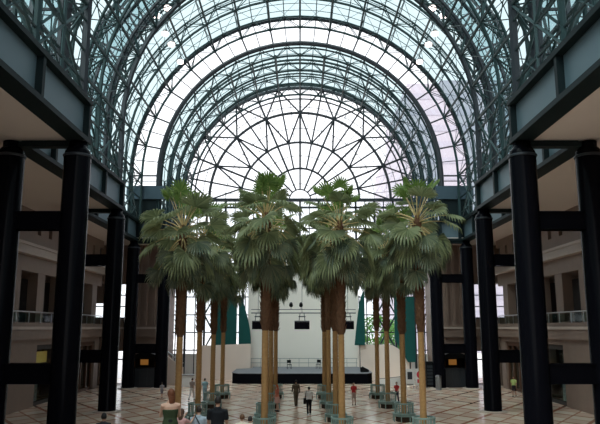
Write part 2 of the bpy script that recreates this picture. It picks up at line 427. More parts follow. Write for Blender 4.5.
def vault(nm, R, ya, yb, ys):
    g = MB(); pts = arch(R, 0, ZT)
    for a, b in zip(pts, pts[1:]):
        g.add([(a[0], ya, a[2]), (b[0], ya, b[2]), (b[0], yb, b[2]), (a[0], yb, a[2])], [(0, 1, 2, 3)])
    o = struct(g.build('ceiling_vault_'+nm, M['vglass']))
    bars = MB(); n = round((yb-ya)/1.37)
    for i in range(n+1):
        y = ya+(yb-ya)*i/n; bars.tube(arch(R-.05, y, ZT), .035, 4)
    bars.build('glazing_ribs', M['steel'], o)
    pur = MB()
    for p in pts: 
        k = (R-.08)/R
        pur.bar((p[0]*k, ya, ZC+(p[2]-ZC)*k), (p[0]*k, yb, ZC+(p[2]-ZC)*k), .045, 4)
    pur.build('purlins', M['steel'], o)
    # longitudinal lattice between trusses
    xr = .035 if nm in ('near', 'middle') else .022; lat = MB(); lw = MB(); po, pi_ = arch(R-.2, 0, ZT), arch(R-1.2, 0, ZT)
    for i in range(0, len(pts), 2):
        a, b = po[i], pi_[i]
        lat.bar((b[0], ya, b[2]), (b[0], yb, b[2]), .10, 5)
        for y0, y1 in zip(ys, ys[1:]):
            ym = (y0+y1)/2
            for yy in (y0, y1): 
                lw.bar((b[0], yy, b[2]), (a[0], ym, a[2]), .035, 4)
            # diagonal bracing in the plane of the inner chords
            if i+2 < len(pts):
                c = pi_[i+2]; lw.bar((b[0], y0, b[2]), (c[0], y1, c[2]), xr, 4); lw.bar((b[0], y1, b[2]), (c[0], y0, c[2]), xr, 4)
    for rr_, sgn in ((R-.2, 1), (R-.2, -1), (R-1.2, 1), (R-1.2, -1)):
        x = rr_*sgn
        for z in (16.1, 17.5, 18.9): lat.bar((x, ya, z), (x, yb, z), .06, 5)
        for y0, y1 in zip(ys, ys[1:]):
            ym = (y0+y1)/2
            for a, b in ((y0, ym), (y1, ym)):
                lw.bar((x, a, ZT), (x, b, 17.5), .075, 4); lw.bar((x, b, 17.5), (x, a, ZC), .075, 4)
                lw.bar((x, (a+b)/2, 16.4), (x, b, ZT), .04, 4); lw.bar((x, (a+b)/2, 18.6), (x, b, ZC), .04, 4)
            lw.bar((x, ym, ZT), (x, ym, ZC), .075, 4)
    lat.build('inner_purlins', M['steel'], o); lw.build('lattice_bracing', M['bright_steel'], o)
    return o
ORD = ['first', 'second', 'third', 'fourth', 'fifth', 'sixth']
VS = [('near', RA, Y0, Y1, [11., 16.5, 22., 27.2], 'narrow vault nearest the camera'),
      ('middle', RB, Y1, Y2, [28., 33.2, 38.4, 43.6], 'vault between near and middle columns'),
      ('wide', RC, Y2, Y3, [44.5, 49.6, 54.7, 60.1], 'widest vault between middle and far columns'),
      ('far', RB, Y3, Y4, [61., 64.8, 68.5, 72.], 'small vault between glazed step and fan window')]
for nm, R, ya, yb, ys, words in VS:
    vault(nm, R, ya, yb, ys)
    for i, y in enumerate(ys):
        truss(R, y, '%s arched truss in the %s' % (ORD[i], words), heavy=(i in (0, 3)) and nm not in ('far', 'wide'), tri=not (nm == 'wide' and i == 3), depth=1.15 if (nm == 'wide' and i == 3) else 1.0, wr=.06 if nm in ('near', 'middle') else .042)

# glazed steps between vaults of different size
def step_window(name, y, Ri, Ro, zb, detail):
    g = MB(); a, b = arch(Ri, y, zb), arch(Ro, y, zb)
    for i in range(len(a)-1): g.add([a[i], a[i+1], b[i+1], b[i]], [(0, 1, 2, 3)])
    o = struct(g.build(name, M['cglass']))
    r1, r2, r3 = MB(), MB(), MB(); Rm = 15.0 if detail else Ri+(Ro-Ri)*.54
    r1.tube(arch(Ri, y-.1, zb), .24, 8); r1.tube(arch(Ro-.1, y-.1, zb), .2, 8)
    r1.build('edge_ring', M['dark_steel'], o)
    if not detail: r2.tube(arch(Rm, y-.1, zb), .13, 6); r2.build('middle_ring', M['dark_steel'], o)
    c = arch(Rm, y-.1, zb); aa, bb = arch(Ri, y-.1, zb), arch(Ro, y-.1, zb)
    for i in range(len(a)):
        r3.bar(aa[i], bb[i], .085 if i % 2 == 0 else .045, 5)
        if i+1 < len(a) and detail:
            r3.bar(c[i], bb[i+1], .032, 4) if i % 2 == 0 else r3.bar(c[i+1], bb[i], .032, 4)
    r3.build('radial_bars', M['dark_steel'], o)
step_window('window_3', Y3+.15, RB-.1, RC-.1, 18.65, True)
step_window('window_6', Y2+.15, RB-.1, RC-.1, ZT, False)
step_window('window_7', Y1+.15, RA-.1, RB-.1, ZT, False)

# ------------------------------------------------------------------ fan window and glass wall below
RF = 13.4; YF = Y4
g = MB(); n = 64
for i in range(n):
    a, b = PI*i/n, PI*(i+1)/n
    g.add([(0, YF, ZC), (RF*math.cos(a), YF, ZC+RF*math.sin(a)), (RF*math.cos(b), YF, ZC+RF*math.sin(b))], [(0, 1, 2)])
fan = struct(g.build('window_1', M['cglass']))
P_ = lambda r, deg, dy=-.12: (r*math.cos(math.radians(deg)), YF+dy, ZC+r*math.sin(math.radians(deg)))
RR = [3.66, 6.75, 10.3, 12.0, 13.35]
for r, t in zip(RR, (.12, .13, .16, .09, .22)):
    MB().tube([P_(r, 180*i/48) for i in range(49)], t, 6).build('fan_ring', M['dark_steel'], fan)
m = MB()
for k in range(17):
    a = 11.25*k; m.bar(P_(3.66, a), P_(13.35, a), .125 if k % 2 == 0 else .10, 5)
for k in range(0, 9): m.bar(P_(1.2, 22.5*k), P_(3.66, 22.5*k), .10, 5)
m.tube([P_(1.2, 180*i/16) for i in range(17)], .08, 5)
m.build('fan_spokes', M['dark_steel'], fan)
m = MB()
for k in range(0, 17, 2):
    for d in (-1, 1):
        if 0 <= k+d <= 16:
            m.bar(P_(10.3, 11.25*k), P_(6.75, 11.25*(k+d)), .095, 4); m.bar(P_(10.3, 11.25*k), P_(13.35, 11.25*(k+d)), .095, 4)
m.build('fan_braces', M['dark_steel'], fan)
m = MB()
for r in (1.9, 5.2, 8.5, 11.1): m.tube([P_(r, 180*i/48, .1) for i in range(49)], .035, 4)
for k in range(33):
    if k % 2: m.bar(P_(6.75, 5.625*k, .1), P_(13.3, 5.625*k, .1), .03, 4)
m.build('thin_glazing_bars', M['grey'], fan)
g = MB(); g.b2(-13.9, 13.9, YF-.01, YF+.01, 2.6, ZC); low = struct(g.build('window_2', M['cglass']))
m = MB()
for i in range(-13, 14):
    x = i*1.05*1.0; m.b2(x-.05, x+.05, YF-.16, YF-.02, 0, ZC) if i % 2 else m.b2(x-.11, x+.11, YF-.3, YF-.02, 0, ZC)
for z in (3.0, 4.9, 6.8, 8.75, 10.6, 12.5, 14.4, 16.4): m.b2(-13.9, 13.9, YF-.18, YF-.02, z-.06, z+.06)
m.build('mullions', M['dark_steel'], low)
m = MB(); m.b2(-13.9, 13.9, YF-.4, YF+.1, ZC-.2, ZC+.12); m.b2(-13.9, 13.9, YF-.3, YF, ZC-1.0, ZC-.8); m.build('transom_beam', M['dark_steel'], low)
m = MB()
for x0, x1 in ((-10.5, -8.4), (8.4, 10.5)):
    for z0, z1 in ((3, 6.8), (6.8, 10.6)):
        m.bar((x0, YF-.35, z0), (x1, YF-.35, z1), .09, 6); m.bar((x0, YF-.35, z1), (x1, YF-.35, z0), .09, 6)
m.build('cross_braces', M['steel'], low)
struct(MB().b2(-13.9, 13.9, YF-.15, YF+.2, 0, 2.6).build('wall_far_base', M['white']))

# ------------------------------------------------------------------ stage and shell
def arcpanel(x0, x1, ya, yb, z0, z1, sag, n=20, th=.12, top=None, bot=None):
    """upright panel curved in plan; top/bot are functions of 0..1 giving heights"""
    m = MB(); fr, bk = [], []
    for i in range(n+1):
        t = i/n; x = x0+(x1-x0)*t; y = ya+(yb-ya)*t + sag*4*t*(1-t)
        zb_, zt_ = (bot(t) if bot else z0), (top(t) if top else z1)
        fr.append((x, y, zb_, zt_))
    vs = []
    for x, y, a, b in fr: vs += [(x, y, a), (x, y, b), (x, y+th, a), (x, y+th, b)]
    fs = []
    for i in range(n):
        o = 4*i; fs += [(o, o+4, o+5, o+1), (o+2, o+3, o+7, o+6), (o+1, o+5, o+7, o+3), (o, o+2, o+6, o+4)]
    fs += [(0, 1, 3, 2), (4*n, 4*n+2, 4*n+3, 4*n+1)]
    return m.add(vs, fs)

e = empty('stage', (0, 65.4, 0), 'wide black skirted stage platform with grey deck beyond the palms', 'stage')
poly = [(-6.7, .75), (-6.0, 0), (6.6, 0), (7.1, .5), (6.9, 3.7), (6.0, 5.0), (-4.95, 5.0), (-4.95, 3.9), (-6.5, 3.3)]
rake = lambda y: .96+max(0, y)*.066
n = len(poly); ring = [(i, (i+1) % n, (i+1) % n+n, i+n) for i in range(n)]; caps = [list(reversed(range(n))), list(range(n, 2*n))]
MB().add([(x, y, 0) for x, y in poly]+[(x, y, rake(y)) for x, y in poly], caps+ring).build('skirt', M['stage'], e)
k_ = 1.006
MB().add([(x*k_, y*k_-.02, rake(y)) for x, y in poly]+[(x*k_, y*k_-.02, rake(y)+.06) for x, y in poly], caps+ring).build('deck', M['deck'], e)

tag(arcpanel(-5.6, 6.3, 70.9, 70.9, .0, 15.4, .6, 28, .15, top=lambda t: 12.8+2.6*math.sin(PI*t)**.7).build('stage_backdrop', M['canvas'], smooth=False), 'tall white curved canvas backdrop behind the black stage', 'backdrop')
tag(arcpanel(-10.3, -5.15, 69.6, 69.5, 0, 3.6, .35, 16, .15, top=lambda t: 3.55+.2*t).build('shell_panel', M['panel']), 'low pinkish beige curved panel left of the stage', 'stage panel')
tag(arcpanel(6.2, 11.6, 69.9, 69.3, 0, 3.6, .3, 20, .15, top=lambda t: 3.65-max(0, t-.62)**1.4*6.4).build('shell_panel', M['panel']), 'low pinkish beige curved panel sloping down right of the stage', 'stage panel')
def sail(poly, y, label, pole=0.):
    o = tag(MB().prism(poly, y, y+.18).build('fabric_sail', M['tealcloth']), label, 'sail', 'teal sails of the stage shell')
    px = (min(p[0] for p in poly)+max(p[0] for p in poly))/2 + pole
    MB().bar((px, y+.25, 0), (px, y+.25, max(p[1] for p in poly)-.4), .06, 8).build('support_pole', M['dark_steel'], o)
    return o
sail([(-9.1, 3.35), (-6.75, 3.5), (-6.75, 9.4), (-9.1, 9.4)], 70.25, 'broad dark teal sail panel left of the stage, nearer the left windows')
cv = [(-6.5, 3.55), (-5.2, 3.7)]+[(-5.2-1.35*(k/8)**1.8, 3.7+5.6*k/8) for k in range(1, 9)]
sail(cv, 70.1, 'narrow teal sail with curved right edge beside the white backdrop at left')
cv = [(5.75, 3.6), (6.85, 3.6), (6.85, 9.2)]+[(6.7-.95*(k/8)**.6, 9.2-5.6*k/8) for k in range(0, 8)]
sail(cv, 69.7, 'narrow teal sail with curved left edge right of the white backdrop')
sail([(9.9, 4.2), (11.2, 1.9), (12.0, 1.9), (12.0, 8.6), (9.9, 8.7)], 69.0, 'broad teal sail with pointed foot at far right of the stage', .5)


# rail, chair and music stand on the stage
e = empty('stage_rail', (0, 69.6, 1.02+4.2*.066), 'thin grey safety rail along the back of the stage', 'rail')
for z in (.5, .95): MB().tube([(-5.2, 0, z), (6.0, 0, z)], .022, 6).build('rail_bar', M['grey'], e)
for k in range(12): MB().bar((-5.1+k*1.0, 0, 0), (-5.1+k*1.0, 0, .97), .02, 5).build('post', M['grey'], e)
def stage_chair(x, y, rz, label):
    e = empty('folding_chair', (x, y, 1.02+(y-65.4)*.066), label, 'chair', 'black chairs on the stage', rz)
    MB().box((0, 0, .45), (.42, .42, .05)).build('seat', M['black'], e)
    MB().box((0, .21, .75), (.42, .04, .3)).build('backrest', M['black'], e)
    for sx in (-1, 1):
        MB().bar((sx*.19, -.2, 0), (sx*.19, -.16, .43), .018).build('leg', M['black'], e)
        MB().tube([(sx*.19, .24, 0), (sx*.19, .2, .43), (sx*.19, .22, .9)], .018).build('leg', M['black'], e)
stage_chair(-1.1, 68.6, .2, 'small black folding chair standing on the stage deck left of centre')
stage_chair(1.9, 68.9, -.3, 'small black folding chair on the stage deck right of centre')
# small gear on the right corner of the stage
e = empty('monitor_wedge', (6.4, 66.3, 1.10), 'small black floor monitor with white cover on the right stage corner', 'speaker')
MB().prism([(-.4, 0), (.4, 0), (.4, .2), (-.15, .5), (-.4, .4)], -.3, .3).build('cabinet', M['black'], e)
MB().prism([(-.12, .525), (.42, .22), (.42, .26), (-.10, .56)], -.25, .25).build('cover', M['white'], e)

# hanging lighting pipe and loudspeakers
e = empty('lighting_pipe', (0, 66, 6.86), 'thin horizontal pipe hung in front of the white backdrop', 'pipe')
MB().tube([(-4.9, 0, 0), (5.6, 0, 0)], .05, 8).build('pipe', M['dark_steel'], e)
MB().tube([(-4.9, 0, .35), (5.6, 0, .35)], .03, 8).build('pipe', M['dark_steel'], e)
for x in (-4.2, .2, 4.8): MB().bar((x, 0, 0), (x, 0, 24.9-abs(x)*.35), .02, 4).build('suspension_cable', M['dark_steel'], e)
for x, w, lab in ((-4.2, 1.15, 'black hanging loudspeaker array left of the centre palms'), (.2, 1.5, 'black hanging loudspeaker array over the middle of the stage'), (4.8, 1.15, 'black hanging loudspeaker array right of the centre palms')):
    e = empty('loudspeaker', (x, 66, 5.2), lab, 'loudspeaker', 'loudspeakers hung over the stage')
    m = MB(); m.prism([(-w/2, .05), (w/2, .05), (w/2, .8), (-w/2, .8)], -.35, .35); m.build('cabinet', M['black'], e)
    m = MB(); m.box((0, 0, .85), (w, .5, .08)); m.bar((-.3, 0, .85), (-.2, 0, 1.62), .035); m.bar((.3, 0, .85), (.2, 0, 1.62), .035); m.box((0, 0, 1.3), (.7, .12, .1)); m.build('yoke', M['dark_steel'], e)
    m = MB(); m.box((0, -.36, .42), (w-.12, .02, .62)); m.build('grille', M['stage'], e)
for x, lab in ((-.9, 'left small black spotlight on the hung pipe over the stage'), (.1, 'middle small black spotlight on the hung pipe over the stage'), (3.1, 'small black spotlight on the hung pipe nearer the right loudspeaker')):
    e = empty('spotlight', (x, 66, 7.25), lab, 'spotlight', 'spotlights on the stage pipe')
    MB().tube([(0, .1, .55), (0, -.25, .35)], [.16, .2], 10).build('housing', M['black'], e)
    MB().bar((0, 0, -.03), (0, 0, .42), .03).build('bracket', M['dark_steel'], e)

# ------------------------------------------------------------------ palms
def leaf(mb, pet, o, az, el, L, R, droop, seg, A, rg, wilt, pr=.028):
    d0 = V((math.cos(el)*math.cos(az), math.cos(el)*math.sin(az), math.sin(el)))
    pts = [o + L*(d0*t + V((0, 0, -droop*t*t))) for t in (0, .35, .7, 1)]
    pet.tube(pts, [pr*1.5, pr, pr*.8, pr*.6], 4)
    f = (pts[-1]-pts[-2]).normalized()
    s = V((-math.sin(az), math.cos(az), 0)); n = s.cross(f).normalized() * (-1)
    if n.z < 0 and el > -.2: n = -n
    tw = rg.uniform(-.6, .6); s2 = s*math.cos(tw)+n*math.sin(tw); n = n*math.cos(tw)-s*math.sin(tw); s = s2
    p1 = pts[-1]; da = 2*A/seg; fold = rg.uniform(.05, .85)
    def dr(a):
        d = f*math.cos(a) + s*math.sin(a) + n*(fold*(abs(a)/A)**2 - .1)
        return d.normalized()
    for i in range(seg):
        a = -A+da*(i+.5); r = R*(.80+.2*math.cos(a))*rg.uniform(.93, 1.05)
        d, dl, dR = dr(a), dr(a-da/2), dr(a+da/2)
        g = V((0, 0, -1))
        ridge = p1+d*(.62*r)+n*(.03*R)+g*(wilt*.06*r)
        vl = p1+dl*(.58*r)-n*(.02*R)+g*(wilt*.06*r); vr = p1+dR*(.58*r)-n*(.02*R)+g*(wilt*.06*r)
        b = p1+d*(.83*r)+g*(wilt*.2*r); w = s*math.cos(a)-f*math.sin(a)
        hw = .8*r*math.tan(da/2)*.62
        bl, br = b-w*hw, b+w*hw
        tip = p1+d*(r*(1-.1*wilt))+g*(wilt*.48*r)
        mb.add([p1, vl, ridge, vr, bl, br, tip], [(0, 1, 2), (0, 2, 3), (1, 4, 2), (2, 4, 5), (2, 5, 3), (4, 6, 5)])

def palm_meshes(seed):
    rg = random.Random(seed); cr, sk, pt, yg = MB(), MB(), MB(), MB()
    N = 8                                                        # young upright paddles
    for i in range(N):
        az = i*2.39996+rg.uniform(-.3, .3); el = math.radians(rg.uniform(58, 84))
        leaf(yg, pt, V((.08*math.cos(az), .08*math.sin(az), .3)), az, el, rg.uniform(1.1, 1.85), rg.uniform(.66, .86), .02, 18, math.radians(rg.uniform(105, 140)), rg, .12, .022)
    N = 22
    for i in range(N):
        t = i/(N-1); az = i*2.39996+.7+rg.uniform(-.5, .5)
        el = math.radians(52-76*t+rg.uniform(-16, 16))
        leaf(cr, pt, V((.12*math.cos(az), .12*math.sin(az), .2-.6*t)), az, el, rg.uniform(1.0, 1.7)-.1*t, rg.uniform(.9, 1.25), .12+.3*t, 20, math.radians(rg.uniform(95, 125)), rg, .4+.6*t+rg.uniform(-.2, .3))
    N = 20
    for i in range(N):
        t = i/(N-1); az = i*2.39996+1.1+rg.uniform(-.3, .3)
        el = math.radians(-5-55*t+rg.uniform(-22, 22))
        leaf(sk, pt, V((.18*math.cos(az), .18*math.sin(az), -.35-.65*t)), az, el, rg.uniform(.75, 1.35), rg.uniform(.68, 1.06), .42, 16, math.radians(rg.uniform(75, 110)), rg, .8+rg.uniform(-.3, .3), .026)
    return [mb_.mesh(nm, m_) for mb_, nm, m_ in ((cr, 'crown', M['frond']), (sk, 'skirt', M['skirt']), (pt, 'petioles', M['petiole']), (yg, 'young_fronds', M['young']))]
VAR = [palm_meshes(s) for s in (11, 23, 37, 58)]
def trunk_meshes(seed):
    rg = random.Random(seed); t = MB(); prof = []
    for k in range(61):
        z = 5.4*k/60; r = .165+.08*math.exp(-z/.35)-.012*z/5 + (.008 if k % 2 else 0); prof.append((r, z))
    t.lathe(prof, (0, 0, 0), 14)
    b = MB(); prof = [(.16, 4.9), (.20, 5.1), (.225, 5.6), (.235, 7), (.23, 9), (.2, 10.2), (.1, 10.6)]
    b.lathe(prof, (0, 0, 0), 14)
    for i in range(150):
        z = 5.05+i*.034; az = i*2.39996; r = .21
        c, s_ = math.cos(az), math.sin(az); w = .085
        p = [(r*c-w*s_, r*s_+w*c, z), (r*c+w*s_, r*s_-w*c, z), ((r+.0)*c, (r+.0)*s_, z-.16), ((r+.10+rg.uniform(0, .05))*c, (r+.10)*s_, z+.16)]
        b.add(p, [(0, 1, 3), (1, 2, 3), (2, 0, 3)])
    return t.mesh('trunk', M['trunk']), b.mesh('bark_boots', M['sheath'])
TR = [trunk_meshes(1), trunk_meshes(2)]
def child(name, me, parent, loc=(0, 0, 0), rz=0, sc=1):
    o = bpy.data.objects.new(name, me); C.objects.link(o); o.parent = parent; o.location = loc; o.rotation_euler = (0, 0, rz); o.scale = (sc, sc, sc); return o
def mk_bench():
    e = empty('tree_bench', (0, 0, 0), 'x', 'bench')
    def octa(r0, r1, z0, z1):
        m = MB(); vs = []
        for r, z in ((r0, z0), (r1, z0), (r1, z1), (r0, z1)):
            for k in range(8): a = PI/8+k*PI/4; vs.append((r*math.cos(a), r*math.sin(a), z))
        fs = [(i*8+k, i*8+(k+1) % 8, ((i+1) % 4)*8+(k+1) % 8, ((i+1) % 4)*8+k) for i in range(4) for k in range(8)]
        return m.add(vs, fs)
    octa(.36, .70, .42, .47).build('seat', M['teal_bench'], e)
    octa(.58, .63, .30, .42).build('apron', M['teal_bench'], e)
    octa(.52, .60, .98, 1.06).build('back_rail', M['teal_bench'], e)
    for k in range(8):
        a = PI/8+k*PI/4; MB().bar((.66*math.cos(a), .66*math.sin(a), 0), (.66*math.cos(a), .66*math.sin(a), .43), .03, 6).build('leg', M['teal_bench'], e)
    m = MB()
    for k in range(24):
        a = PI/8+k*PI/12; r = .56*math.cos(PI/8)/math.cos(((a-PI/8) % (PI/4))-PI/8)
        m.bar((r*math.cos(a), r*math.sin(a), .45), (r*math.cos(a), r*math.sin(a), 1.0), .026, 5)
    m.build('back_slats', M['teal_bench'], e)
    MB().lathe([(.5, .01), (.5, .3), (.42, .34), (.15, .36)], (0, 0, 0), 20).build('planter_soil', M['soil'], e)
    return e
bench0 = mk_bench()
rows = [33.5, 39.6, 46., 52.2]; colsx = [-6.1, -2.0, 2.0, 6.1]
rw = ['nearest row', 'second row', 'third row', 'farthest row']; cw = ['outer left', 'inner left', 'inner right', 'outer right']
first = True; k = 0
for ri, y in enumerate(rows):
    for ci, x in enumerate(colsx):
        rg = random.Random(100+k)
        hz = 10.62+rg.uniform(-.25, .25)+{0: -.1, 1: .35, 2: .15, 3: .0}[ci]
        px, py = x+rg.uniform(-.12, .12), y+rg.uniform(-.12, .12)
        if k < 4: px, py = (-6.08, -1.77, 2.08, 6.12)[k], 33.5
        e = empty('palm_tree', (px, py, 0), 'tall fan palm in the %s from the stairs, %s column of four' % (rw[ri], cw[ci]), 'palm tree', 'fan palms standing in the court', 0)
        t0 = TR[k % 2]; scz = hz/10.25
        a = child('trunk', t0[0], e); b = child('bark_boots', t0[1], e); a.scale = b.scale = (1, 1, scz)
        a.rotation_euler.z = b.rotation_euler.z = rg.uniform(0, 6)
        me = VAR[(ci+ri*3) % 4]; rz = rg.uniform(0, 6.28); s_ = rg.uniform(.96, 1.06)
        for nm, q in zip(('crown', 'skirt', 'petioles', 'young_fronds'), me): child(nm, q, e, (0, 0, hz), rz, s_)
        bo = bench0 if k == 0 else copy_tree(bench0)
        bo.location = (px, py, 0)
        tag(bo, 'verdigris slatted bench ringing the palm in the %s, %s column' % (rw[ri], cw[ci]), 'bench', 'ring benches around the palms')
        k += 1

# ------------------------------------------------------------------ ceiling floodlights
fl = None
spots = [(47.6, 11.3, 29.7), (47.6, 10.45, 30.35), (51., 11.3, 29.8), (53.2, 11.2, 29.85), (57.2, 11.15, 29.95)]
wd = ['nearest outer', 'nearest inner', 'second', 'third', 'farthest']
for s, nm in ((-1, 'left'), (1, 'right')):
    for i, (y, x, z) in enumerate(spots):
        x *= s
        lab = '%s glowing floodlight in the row hung under the %s side of the vault' % (wd[i], nm)
        if fl is None:
            e = empty('floodlight', (0, 0, 0), lab, 'floodlight', 'floodlights under the widest vault')
            MB().lathe([(.18, .32), (.32, .12), (.42, -.02), (.40, -.05)], (0, 0, 0), 14).build('housing', M['grey'], e)
            MB().lathe([(.38, -.04), (.42, -.18), (.36, -.34), (.2, -.42)], (0, 0, 0), 14).build('lens', M['lamp'], e)
            MB().bar((0, 0, .3), (0, 0, 1.0), .03).build('stem', M['steel'], e)
            fl = e
        else: e = copy_tree(fl)
        e.location = (x, y, z); e.scale = (.72, .72, .8)
        tag(e, lab, 'floodlight', 'floodlights under the widest vault')

# ------------------------------------------------------------------ kiosks and small furniture
for s, nm in ((-1, 'left'), (1, 'right')):
    e = empty('kiosk', (s*14.35, 62.3, 0), 'dark round-topped kiosk with orange lit panel between far %s columns' % nm, 'kiosk', 'dark kiosks beside the stage')
    m = MB(); m.prism([(-1.1, 0), (1.1, 0), (1.1, 1.75), (-1.1, 1.75)], -.75, .75); m.build('counter', M['dark_steel'], e)
    for a in (-1.04, 1.04): MB().b2(a-.06, a+.06, -.74, .74, 1.75, 2.62).build('post', M['black'], e)
    MB().b2(-1.1, 1.1, .6, .75, 1.75, 2.62).build('back_panel', M['black'], e)
    m = MB(); m.prism([(-1.15, 2.6)]+[(1.15*math.cos(PI-PI*i/12)*-1*-1, 2.6+.55*math.sin(PI*i/12)) for i in range(1, 12)]+[(1.15, 2.6)], -.78, .78); m.build('domed_roof', M['black'], e)
    MB().b2(-.5, .22, -.3, -.22, 2.0, 2.5).build('lit_panel', M['orange'], e)
    for q in range(3): MB().b2(-1.0+q*.68, -.4+q*.68, -.79, -.75, .12, 1.6).build('counter_panel', M['dark_steel'], e)
def poster(x, y, w, h, label, design, rz=0):
    e = empty('poster_stand', (x, y, 0), label, 'poster stand', None, rz)
    MB().box((0, 0, .32+h/2), (w, .06, h)).build('board', M['white'], e)
    if design == 'dark':
        MB().box((0, -.04, .45+h*.5), (w*.5, .02, h*.45)).build('printed_picture', M['dark_steel'], e); MB().box((0, -.04, .42), (w*.7, .02, .06)).build('printed_strip', M['dark_steel'], e)
    else:
        MB().ell((0, -.05, .35+h*.62), (w*.36, .02, h*.24), 10, 6).build('printed_figure', M['red'], e); MB().box((0, -.04, .45+h*.16), (w*.6, .02, h*.22)).build('printed_block', M['red'], e)
    for sx in (-1, 1): MB().tube([(sx*w*.4, -.15, 0), (sx*w*.4, 0, .36), (sx*w*.4, .2, 0)], .02, 5).build('leg', M['grey'], e)
poster(9.85, 60.0, .85, 1.45, 'white poster board with dark print, left of the pair beside the right palms', 'dark')
poster(10.8, 60.2, .85, 1.45, 'white poster board with red print beside the outer right palm', 'red')
e = empty('equipment_rack', (12.0, 61.2, 0), 'tall black equipment rack beside the far right columns', 'equipment rack')
MB().b2(-.5, .5, -.4, .4, .12, 2.35).build('cabinet', M['black'], e)
for q in range(6): MB().b2(-.42, .42, -.43, -.4, .3+q*.3, .52+q*.3).build('rack_unit', M['dark_steel'], e)
for sx in (-1, 1):
    for sy in (-1, 1): MB().lathe([(.03, 0), (.06, .02), (.06, .1), (.03, .12)], (sx*.4, sy*.3, 0), 10).build('caster', M['grey'], e)
e = empty('litter_bin', (12.2, 59.0, 0), 'slim grey metal bin in front of the black equipment rack', 'bin')
MB().lathe([(.26, 0), (.27, .06), (.25, .08), (.25, 1.05), (.22, 1.1)], (0, 0, 0), 20).build('body', M['grey'], e)
MB().lathe([(.24, 1.1), (.27, 1.12), (.24, 1.24), (.1, 1.3)], (0, 0, 0), 20).build('lid', M['chrome'], e)
e = empty('counter', (-10.6, 62.8, 0), 'small white counter by the left windows beyond the palms', 'counter')
MB().b2(-.65, .65, -.4, .4, 0, 1.0).build('body', M['white'], e); MB().b2(-.72, .72, -.47, .47, 1.0, 1.07).build('top', M['grey'], e)
m = MB(); m.prism([(-13.2, 0), (-11.4, 0), (-11.4, 1.6), (-12.2, 2.1), (-13.2, 2.9)], 65.0, 65.3)
rp = struct(m.build('trim_ramp_wall', M['panel'])); mm = MB(); mm.tube([(-13.2, 65.1, 3.3), (-12.2, 65.1, 2.5), (-11.4, 65.1, 2.0)], .06, 8); mm.build('handrail', M['chrome'], rp)
e = empty('barrier', (8.4, 63.6, 0), 'low curved white barrier right of the stage', 'barrier')
arcpanel(-1.2, 1.6, 0, .3, .0, .75, -.5, 14, .08, top=lambda t: .55+.25*t).build('panel', M['white'], e)
m = MB(); m.tube([(-1.2+2.8*t/10, .3*t/10-.5*4*(t/10)*(1-t/10)+.04, .62+.25*t/10) for t in range(11)], .035, 6); m.build('top_rail', M['grey'], e)

# ------------------------------------------------------------------ people
SK = [mat('light_skin', (.55, .33, .24), .6), mat('tan_skin', (.38, .21, .14), .6)]
def cloth(name, c): return mat(name, c, .85, 0, .15, .12, 8)
def remeshed(mb, name, material, parent, vox, it=4):
    me = mb.mesh(name+'_src', material); o = bpy.data.objects.new(name, me); C.objects.link(o)
    r = o.modifiers.new('r', 'REMESH'); r.mode = 'VOXEL'; r.voxel_size = vox
    s = o.modifiers.new('s', 'SMOOTH'); s.factor = .5; s.iterations = it
    dg = bpy.context.evaluated_depsgraph_get(); dg.update()
    me2 = bpy.data.meshes.new_from_object(o.evaluated_get(dg)); me2.name = name
    o.modifiers.clear(); o.data = me2; bpy.data.meshes.remove(me)
    me2.polygons.foreach_set('use_smooth', [True]*len(me2.polygons))
    o.parent = parent; return o
def limb(mb, pts, rs, n=10, flat=1., ref=None):
    """tapered limb with rounded ends"""
    pts = [V(p) for p in pts]; rs = list(rs); fl = list(flat) if isinstance(flat, (list, tuple)) else [flat]*len(pts)
    a = (pts[0]-pts[1]).normalized(); b = (pts[-1]-pts[-2]).normalized()
    P = [pts[0]+a*rs[0]*.75]+[pts[0]+a*rs[0]*.4]+pts+[pts[-1]+b*rs[-1]*.4]+[pts[-1]+b*rs[-1]*.75]
    Rr = [rs[0]*.45, rs[0]*.85]+rs+[rs[-1]*.85, rs[-1]*.45]; F = [fl[0]]*2+fl+[fl[-1]]*2
    mb.tube(P, Rr, n, flat=F, ref=ref)

